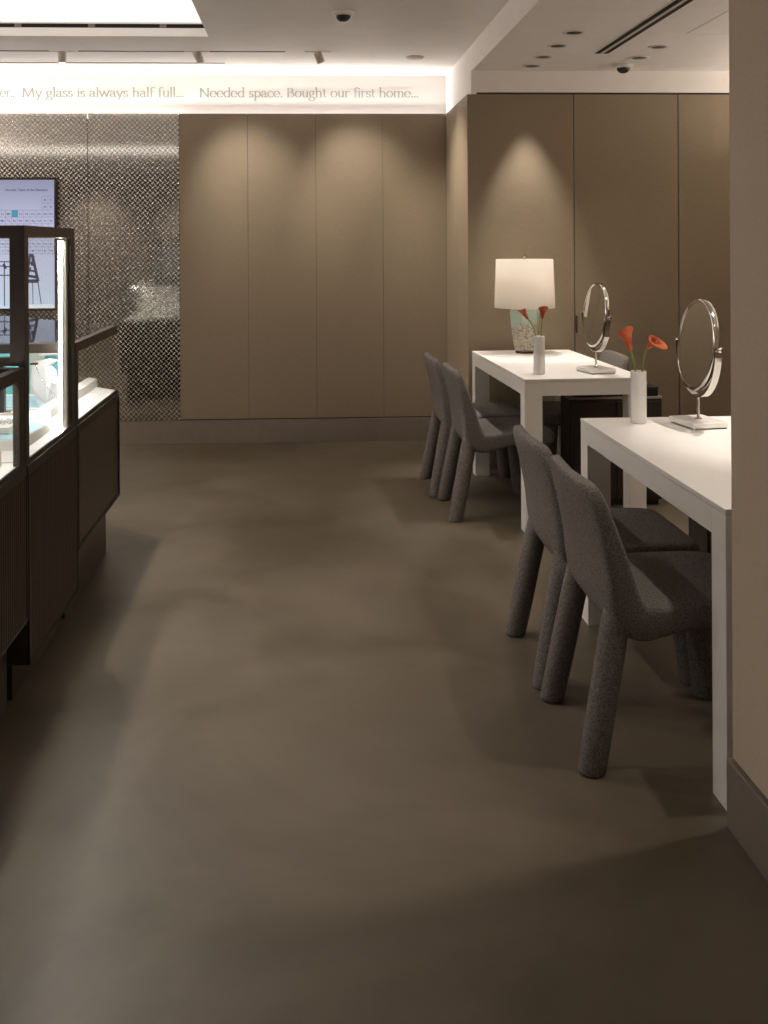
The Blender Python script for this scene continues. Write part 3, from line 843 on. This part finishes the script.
# ------------------------------------------------------------------ chairs
def se(w, t, n=48, ew=9.0):
    pts = []
    for i in range(n):
        a = 2 * PI * i / n
        c, s = math.cos(a), math.sin(a)
        pts.append((math.copysign(abs(c) ** (2 / ew), c) * w, math.copysign(abs(s) ** (2 / 5.0), s) * t))
    return pts
def catmull(P, n):
    out = []
    Q = [P[0]] + list(P) + [P[-1]]
    for i in range(1, len(Q) - 2):
        for k in range(n):
            u = k / n
            p0, p1, p2, p3 = Q[i - 1], Q[i], Q[i + 1], Q[i + 2]
            out.append(tuple(.5 * (2 * b + (c - a) * u + (2 * a - 5 * b + 4 * c - d) * u * u + (-a + 3 * b - 3 * c + d) * u ** 3) for a, b, c, d in zip(p0, p1, p2, p3)))
    out.append(tuple(P[-1]))
    return out
def make_chair(loc, label, rz=0.):
    t = empty('upholstered_chair', loc, label, 'chair', 'grey felt chairs around the white tables', rz)
    # centre line x,z ; half thickness ; half width ; lip (how much the sides come forward)
    K = [(-.257, .762, .009, .165, .012), (-.256, .755, .017, .194, .014), (-.248, .731, .023, .216, .016), (-.230, .680, .028, .226, .016), (-.206, .605, .034, .230, .014),
         (-.185, .535, .041, .232, .011), (-.170, .475, .048, .232, .008), (-.150, .421, .055, .232, .005), (-.112, .392, .056, .232, .003), (-.052, .399, .049, .232, .001),
         (.03, .412, .042, .232, 0.), (.14, .416, .040, .230, 0.), (.215, .416, .038, .226, 0.), (.252, .416, .032, .214, 0.), (.268, .416, .016, .190, 0.)]
    C = catmull(K, 5)
    rings = []
    for i, (x, z, th, w, lip) in enumerate(C):
        a = C[max(i - 1, 0)]; b = C[min(i + 1, len(C) - 1)]
        tx, tz = b[0] - a[0], b[1] - a[1]
        L = math.hypot(tx, tz); nx, nz = -tz / L, tx / L          # towards the sitter
        r = []
        for y, n in se(w, th):
            f = (y / w) ** 2
            o = n + lip * f
            r.append(Vector((x + nx * o, y, z + nz * o)))
        rings.append(r)
    m = MB(); m.loft(rings)
    s = m.build('seat_shell', M['felt'], t)
    def leg(x0, y0, x1, y1, zt):
        q = MB(); rg = []
        for z, r in ((0.0, .030), (.004, .035), (.012, .037), (.12, .0385), (.26, .039), (zt - .09, .039), (zt - .03, .036), (zt, .020)):
            u = z / zt
            rg.append([Vector((x0 + (x1 - x0) * u + r * math.cos(2 * PI * k / 28), y0 + (y1 - y0) * u + r * math.sin(2 * PI * k / 28), z)) for k in range(28)])
        q.loft(rg).build('leg', M['felt'], t)
    for sy in (-1, 1):
        leg(-.250, sy * .215, -.160, sy * .182, .470)
        leg(.230, sy * .212, .185, sy * .180, .412)
    return t
c0 = make_chair((1.008, 2.848, 0), 'grey felt chair nearest the viewer, at the near table')
dup(c0, (1.003, 3.362, 0), 'grey felt chair at the near table, directly behind the frontmost chair')
dup(c0, (1.012, 5.268, 0), 'grey felt chair at the far table, nearer one of its left pair')
dup(c0, (.974, 5.775, 0), 'grey felt chair at the far table, closest to the tan back wall')
dup(c0, (1.585, 5.790, 0), 'grey felt chair on the far side of the lamp table, only its top showing', PI)

# ------------------------------------------------------------------ dark pedestal cabinets
def pedestal(x, y, label, w=.50, d=.19):
    t = empty('pedestal_cabinet', (x, y, 0), label, 'cabinet', 'slim dark pedestal cabinets under the tables')
    MB().box(0, w, 0, d, .03, .572, bev=.002).build('body', M['cabinet'], t)
    MB().box(.015, w - .015, .015, d - .015, 0, .0295).build('plinth', M['black'], t)
    MB().box(-.003, w + .003, -.003, d + .003, .5725, .583).build('top_edge', M['cab_edge'], t)
    MB().box(.012, w * .5 - .004, -.008, 0, .05, .56, bev=.002).build('door', M['cabinet'], t)
    MB().box(w * .5 + .004, w - .012, -.008, 0, .05, .56, bev=.002).build('door', M['cabinet'], t)
    return t
pedestal(1.415, 5.29, 'slim dark cabinet carrying a black box, under the lamp table')
pedestal(1.412, 3.460, 'slim dark cabinet in shade under the near table', w=.38, d=.17)
t = empty('storage_box', (1.44, 5.30, .5832), 'flat black box on the slim dark cabinet', 'box')
MB().box(0, .46, 0, .175, 0, .040, bev=.003).build('base', M['black'], t)
MB().box(-.003, .463, -.003, .178, .0405, .050, bev=.002).build('lid', M['black'], t)

# ------------------------------------------------------------------ table lamp
t = empty('table_lamp', (1.325, 5.965, .7502), 'lit table lamp with white drum shade and teal patterned ceramic base', 'lamp')
def hexring(rx, ry, z, rot=0.15, n=6):
    return [Vector((rx * math.cos(rot + 2 * PI * i / n), ry * math.sin(rot + 2 * PI * i / n), z)) for i in range(n)]
MB().loft([hexring(.058, .058, 0), hexring(.060, .060, .004), hexring(.060, .060, .012)], smooth=False).build('plinth', M['cabinet'], t)
bd = [(.052, .012), (.062, .020), (.069, .045), (.079, .10), (.089, .18), (.094, .245), (.089, .265), (.060, .280), (.03, .287)]
MB().loft([hexring(r, r, z) for r, z in bd], smooth=False).build('ceramic_base', M['ceramic'], t)
MB().lathe([(.012, .285), (.012, .36), (.016, .362), (.016, .40), (.002, .402)], 16).build('socket', M['chrome'], t)
bulb = MB().lathe([(.012, .40), (.02, .415), (.029, .44), (.030, .455), (.022, .475), (.0005, .484)], 20).build('bulb', emit('bulb_glass', (1, .85, .68, 1), 20.), t)
MB().lathe([(.181, .272), (.1785, .272), (.1675, .564), (.170, .564), (.181, .272)], 64, cap=False).build('lamp_shade', M['shade'], t)
MB().lathe([(.012, .552), (.1675, .552), (.1675, .5535), (.012, .5535), (.012, .552)], 48, cap=False).build('added_diffuser', M['shade'], t)  # disc added to hold back bulb light at the shade's open top
m = MB()
for i in range(3):
    a = 2 * PI * i / 3 + .4
    m.tube([(.006 * math.cos(a), .006 * math.sin(a), .556), (.173 * math.cos(a), .173 * math.sin(a), .556)], .002, 6)
m.lathe([(.004, .48), (.004, .572), (.008, .576), (.008, .586), (.0005, .592)], 12)
m.build('finial', M['chrome'], t)
L = bpy.data.lights.new('lamp_bulb_light', 'POINT'); L.energy = 6.2; L.color = (1, .94, .88); L.shadow_soft_size = .03
lo = bpy.data.objects.new('lamp_bulb_light', L); COL.objects.link(lo); lo.location = (0, 0, .44); lo.parent = t

# ------------------------------------------------------------------ vanity mirrors
def make_mirror(loc, label):
    t = empty('vanity_mirror', loc, label, 'mirror', 'round vanity mirrors on the white tables')
    Rz = Matrix.Rotation(math.radians(9), 4, 'Z')
    b = MB().box(-.068, .066, -.086, .086, .005, .024, bev=.0025, M=Rz).build('marble_base', M['marble'], t)
    for x in (-.06, .06):
        for y in (-.075, .075):
            MB().lathe([(.006, 0), (.007, .0048)], 12, M=Rz @ Matrix.Translation((x, y, 0))).build('foot', M['chrome'], b)
    MB().lathe([(.013, .0242), (.013, .028), (.0055, .031), (.0055, .105)], 20).build('stem', M['chrome'], t)
    zc, R = .292, .178
    n = 40
    angs = [PI + PI * i / n for i in range(n + 1)]
    pts = [Vector((0, R * math.cos(a), zc + R * math.sin(a) * 1.035)) for a in angs]
    dirs = [Vector((0, math.cos(a), math.sin(a))) for a in angs]
    m = MB(); m.band(pts, dirs, Vector((.024, 0, 0)), .004)
    y = m.build('yoke', M['chrome'], t)
    for s in (-1, 1):
        RR = Matrix.Translation((0, s * .169, zc)) @ Matrix.Rotation(-s * PI / 2, 4, 'X')
        MB().lathe([(.005, -.003), (.005, .018), (.009, .019), (.0095, .030), (.0005, .031)], 16, M=RR).build('pivot_knob', M['chrome'], t)
    T = Matrix.Translation((0, 0, zc)) @ Matrix.Rotation(math.radians(6), 4, 'Y') @ Matrix.Rotation(PI / 2, 4, 'Y')
    fr = MB().lathe([(.153, -.011), (.164, -.011), (.166, -.006), (.166, .006), (.164, .011), (.153, .011), (.153, -.011)], 72, cap=False, M=T).build('mirror_frame', M['chrome'], t)
    mg = MB().lathe([(.1535, -.009), (.1535, .009)], 72, M=T)
    for f in mg.bm.faces: f.smooth = False
    mg.build('mirror_glass', M['mirror'], fr)
    return t
mi = make_mirror((1.417, 3.545, .7502), 'round chrome vanity mirror on marble base, on the near table')
dup(mi, (1.487, 5.045, .7502), 'round chrome vanity mirror on marble base, on the lamp table', math.radians(3.2))

# ------------------------------------------------------------------ vases and calla lilies
def vase(x, y, label):
    t = MB().lathe([(.0005, 0), (.024, 0), (.0275, .004), (.0285, .02), (.0285, .186), (.0278, .191), (.0262, .191), (.0255, .186), (.0255, .012), (.0005, .010)], 40).build('vase', M['vase'])
    t.location = (x, y, .7502)
    return tag(t, label, 'vase', 'slim white cylinder vases')
vase(1.222, 3.612, 'slim white cylinder vase on the near table, holding two orange lilies')
vase(1.185, 5.005, 'slim white cylinder vase on the lamp table, in front of the lamp')
def lily(p0, p1, p2, axis, size, openness, label):
    """stem from the vase floor p0 through p1 to the flower base p2; axis = flower direction"""
    t = empty('calla_lily', p0, label, 'flower', 'orange calla lilies')
    o = Vector(p0)
    P0, P1, P2 = Vector((0, 0, 0)), Vector(p1) - o, Vector(p2) - o
    ax = Vector(axis).normalized()
    pts = []
    P3 = P2
    cps = [P0, P1, P3 - ax * size * .35, P3 + ax * size * .08]
    for i in range(25):
        u = i / 24
        pts.append(cps[0] * (1 - u) ** 3 + cps[1] * 3 * u * (1 - u) ** 2 + cps[2] * 3 * u * u * (1 - u) + cps[3] * u ** 3)
    MB().tube(pts, lambda u: .0036 - .0004 * u, 10).build('stem', M['stem'], t)
    up = Vector((0, 0, 1)) if abs(ax.z) < .95 else Vector((0, 1, 0))
    e1 = ax.cross(up).normalized(); e2 = e1.cross(ax).normalized()   # e2 = upper side
    grid = []
    n, q = 14, 30
    for i in range(n + 1):
        v = i / n
        row = []
        for k in range(q + 1):
            a = 2 * PI * (k / q) * 1.06 - PI * 1.06
            tip = .5 + .5 * math.cos(a)                 # 1 at the long lip, 0 at the overlap
            r = size * (.075 + .16 * v ** 1.2 + openness * v ** 4 * (.25 + .30 * tip)) * (1 + .05 * k / q)
            h = size * v * (.72 + .34 * tip ** 2) - size * openness * .30 * v ** 5
            d = -e2 * math.cos(a) + e1 * math.sin(a)
            row.append(P3 + ax * h + d * r)
        grid.append(row)
    MB().sheet(grid).build('petal', M['petal'], t, subsurf=1, solid=.0016)
    MB().tube([P3 + ax * size * (.12 + .5 * i / 6) for i in range(7)], lambda u: .0042 * (1 - .4 * u), 10).build('spadix', pbr('spadix', (.55, .28, .05, 1), .6, noise=.2, nscale=300), t)
    return t
VZ = .7502 + .012
lily((1.212, 3.606, VZ), (1.216, 3.60, .96), (1.184, 3.585, 1.022), (-.30, -.10, 1.0), .094, .16, 'slim upright orange calla lily, left one in the near vase')
lily((1.232, 3.614, VZ), (1.233, 3.61, .97), (1.252, 3.600, 1.028), (.42, -.62, .48), .074, .62, 'open orange calla lily facing out, right one in the near vase')
lily((1.176, 5.001, VZ), (1.180, 5.00, 1.0), (1.124, 4.99, 1.030), (-.62, -.15, .85), .074, .16, 'small orange calla lily leaning left in the lamp table vase')
lily((1.194, 5.007, VZ), (1.193, 5.00, .98), (1.200, 4.995, 1.030), (.05, -.12, 1.0), .072, .30, 'small upright orange calla lily, right one in the lamp table vase')

# ------------------------------------------------------------------ lights
def spot_light(name, loc, target, energy, angle, blend=.6, size=.03, color=(1, .86, .70)):
    L = bpy.data.lights.new(name, 'SPOT'); L.energy = energy; L.spot_size = math.radians(angle); L.spot_blend = blend
    L.shadow_soft_size = size; L.color = color
    o = bpy.data.objects.new(name, L); COL.objects.link(o); o.location = loc
    o.rotation_euler = (Vector(target) - Vector(loc)).to_track_quat('-Z', 'Y').to_euler()
    return o
W1 = (1, .91, .81)
# ceiling downlights over the display cases and the aisle
for y, e in ((3.05, 42), (3.65, 70), (4.33, 104)):
    spot_light('aisle_light', (-1.12, y, CZ - .03), (-.75, y, 0), e, 100, 1., .022, W1)
# alcove downlights
for x, y, e, a in ((1.385, 2.46, 48, 95), (1.80, 3.30, 104, 50), (1.388, 5.05, 46, 62), (1.388, 5.40, 22, 60), (1.388, 5.72, 22, 60)):
    spot_light('alcove_light', (x, y, AZ - .02), (x, y, 0), e, a, .6, .025, (1, .92, .83))
spot_light('alcove_light', (1.39, 6.02, AZ - .02), (1.39, 6.07, 0), 76, 50, .7, .025, (1, .92, .83))
for x, y, e in ((1.955, 4.3, 22), (1.955, 5.42, 14)):  # the nearer lamp is unseen, added for light bounced off the floor
    spot_light('alcove_light', (x, y, AZ - .02), (x, y, 0), e, 75, .6, .025, (1, .92, .83))
# wall washers on the tan panels
for x, tx, e in ((-.60, -.36, 48), (.18, .42, 48)):
    spot_light('wall_washer', (x, 6.44, CZ - .09), (tx, 7.145, 1.72), e, 60, 1., .03, (1, .91, .80))
spot_light('wall_washer', (.30, 6.44, CZ - .09), (1.024, 6.6, 1.5), 75, 74, 1., .03, (1, .91, .80))
for x in (-3.6, -1.9, -.2):  # added lamps: brighten the rear wall that the metal cladding reflects
    spot_light('rear_fill', (x, YR + .8, CZ - .05), (x, YR, 1.4), 45, 80, 1., .05, (1, .91, .80))
# cove strip behind the panel tops, shining up on the frieze
L = bpy.data.lights.new('uplight_strip', 'AREA'); L.shape = 'RECTANGLE'; L.size = 5.5; L.size_y = .05; L.energy = 46; L.color = (1, .94, .89)
o = bpy.data.objects.new('uplight_strip', L); COL.objects.link(o)
o.location = (-1.73, 7.25, 2.334); o.rotation_euler = (PI + math.radians(45), 0, 0)

L = bpy.data.lights.new('uplight_strip', 'AREA'); L.shape = 'RECTANGLE'; L.size = 5.5; L.size_y = .04; L.energy = 2.2; L.color = (1, .94, .89)
o = bpy.data.objects.new('uplight_strip', L); COL.objects.link(o)
o.location = (-1.73, 7.28, 2.32); o.rotation_euler = (PI + math.radians(-15), 0, 0)
# unseen uplight added along the left wall to brighten the main ceiling
L = bpy.data.lights.new('uplight_strip', 'AREA'); L.shape = 'RECTANGLE'; L.size = 5.2; L.size_y = .06; L.energy = 155; L.color = (1, .93, .86)
o = bpy.data.objects.new('uplight_strip', L); COL.objects.link(o)
o.location = (XL + .25, 4.2, 2.2); o.rotation_euler = (PI, 0, PI / 2)
# another added uplight, out of view, to brighten the alcove ceiling
L = bpy.data.lights.new('uplight_strip', 'AREA'); L.shape = 'RECTANGLE'; L.size = 3.6; L.size_y = .06; L.energy = 36; L.color = (1, .90, .80)
o = bpy.data.objects.new('uplight_strip', L); COL.objects.link(o)
o.location = (XR - .06, 4.3, 1.9); o.rotation_euler = (PI, 0, PI / 2)
# ------------------------------------------------------------------ world, camera, view
w = bpy.data.worlds.new('world'); SC.world = w; w.use_nodes = True
w.node_tree.nodes['Background'].inputs[0].default_value = (.02, .018, .016, 1)
cam = bpy.data.cameras.new('camera'); co = bpy.data.objects.new('camera', cam); COL.objects.link(co)
cam.sensor_fit = 'HORIZONTAL'; cam.sensor_width = 36.; cam.lens = 36. * 1000 / 768
cam.shift_x = (384 - 350.6) / 768; cam.shift_y = -(512 - 243.75) / 768
cam.clip_start = .05
co.matrix_world = Matrix.Translation((0, 0, 1.4126)) @ Matrix.Rotation(-math.atan(.0466), 4, 'Z') @ Matrix.Rotation(PI / 2, 4, 'X') @ Matrix.Rotation(-.0054, 4, 'Z')
SC.camera = co
SC.view_settings.view_transform = 'Standard'
SC.view_settings.look = 'None'
SC.view_settings.exposure = 0.
SC.view_settings.gamma = 1.
SC.view_settings.use_curve_mapping = False
SC.cycles.max_bounces = 10
SC.cycles.sample_clamp_indirect = 6.0
SC.cycles.transparent_max_bounces = 24
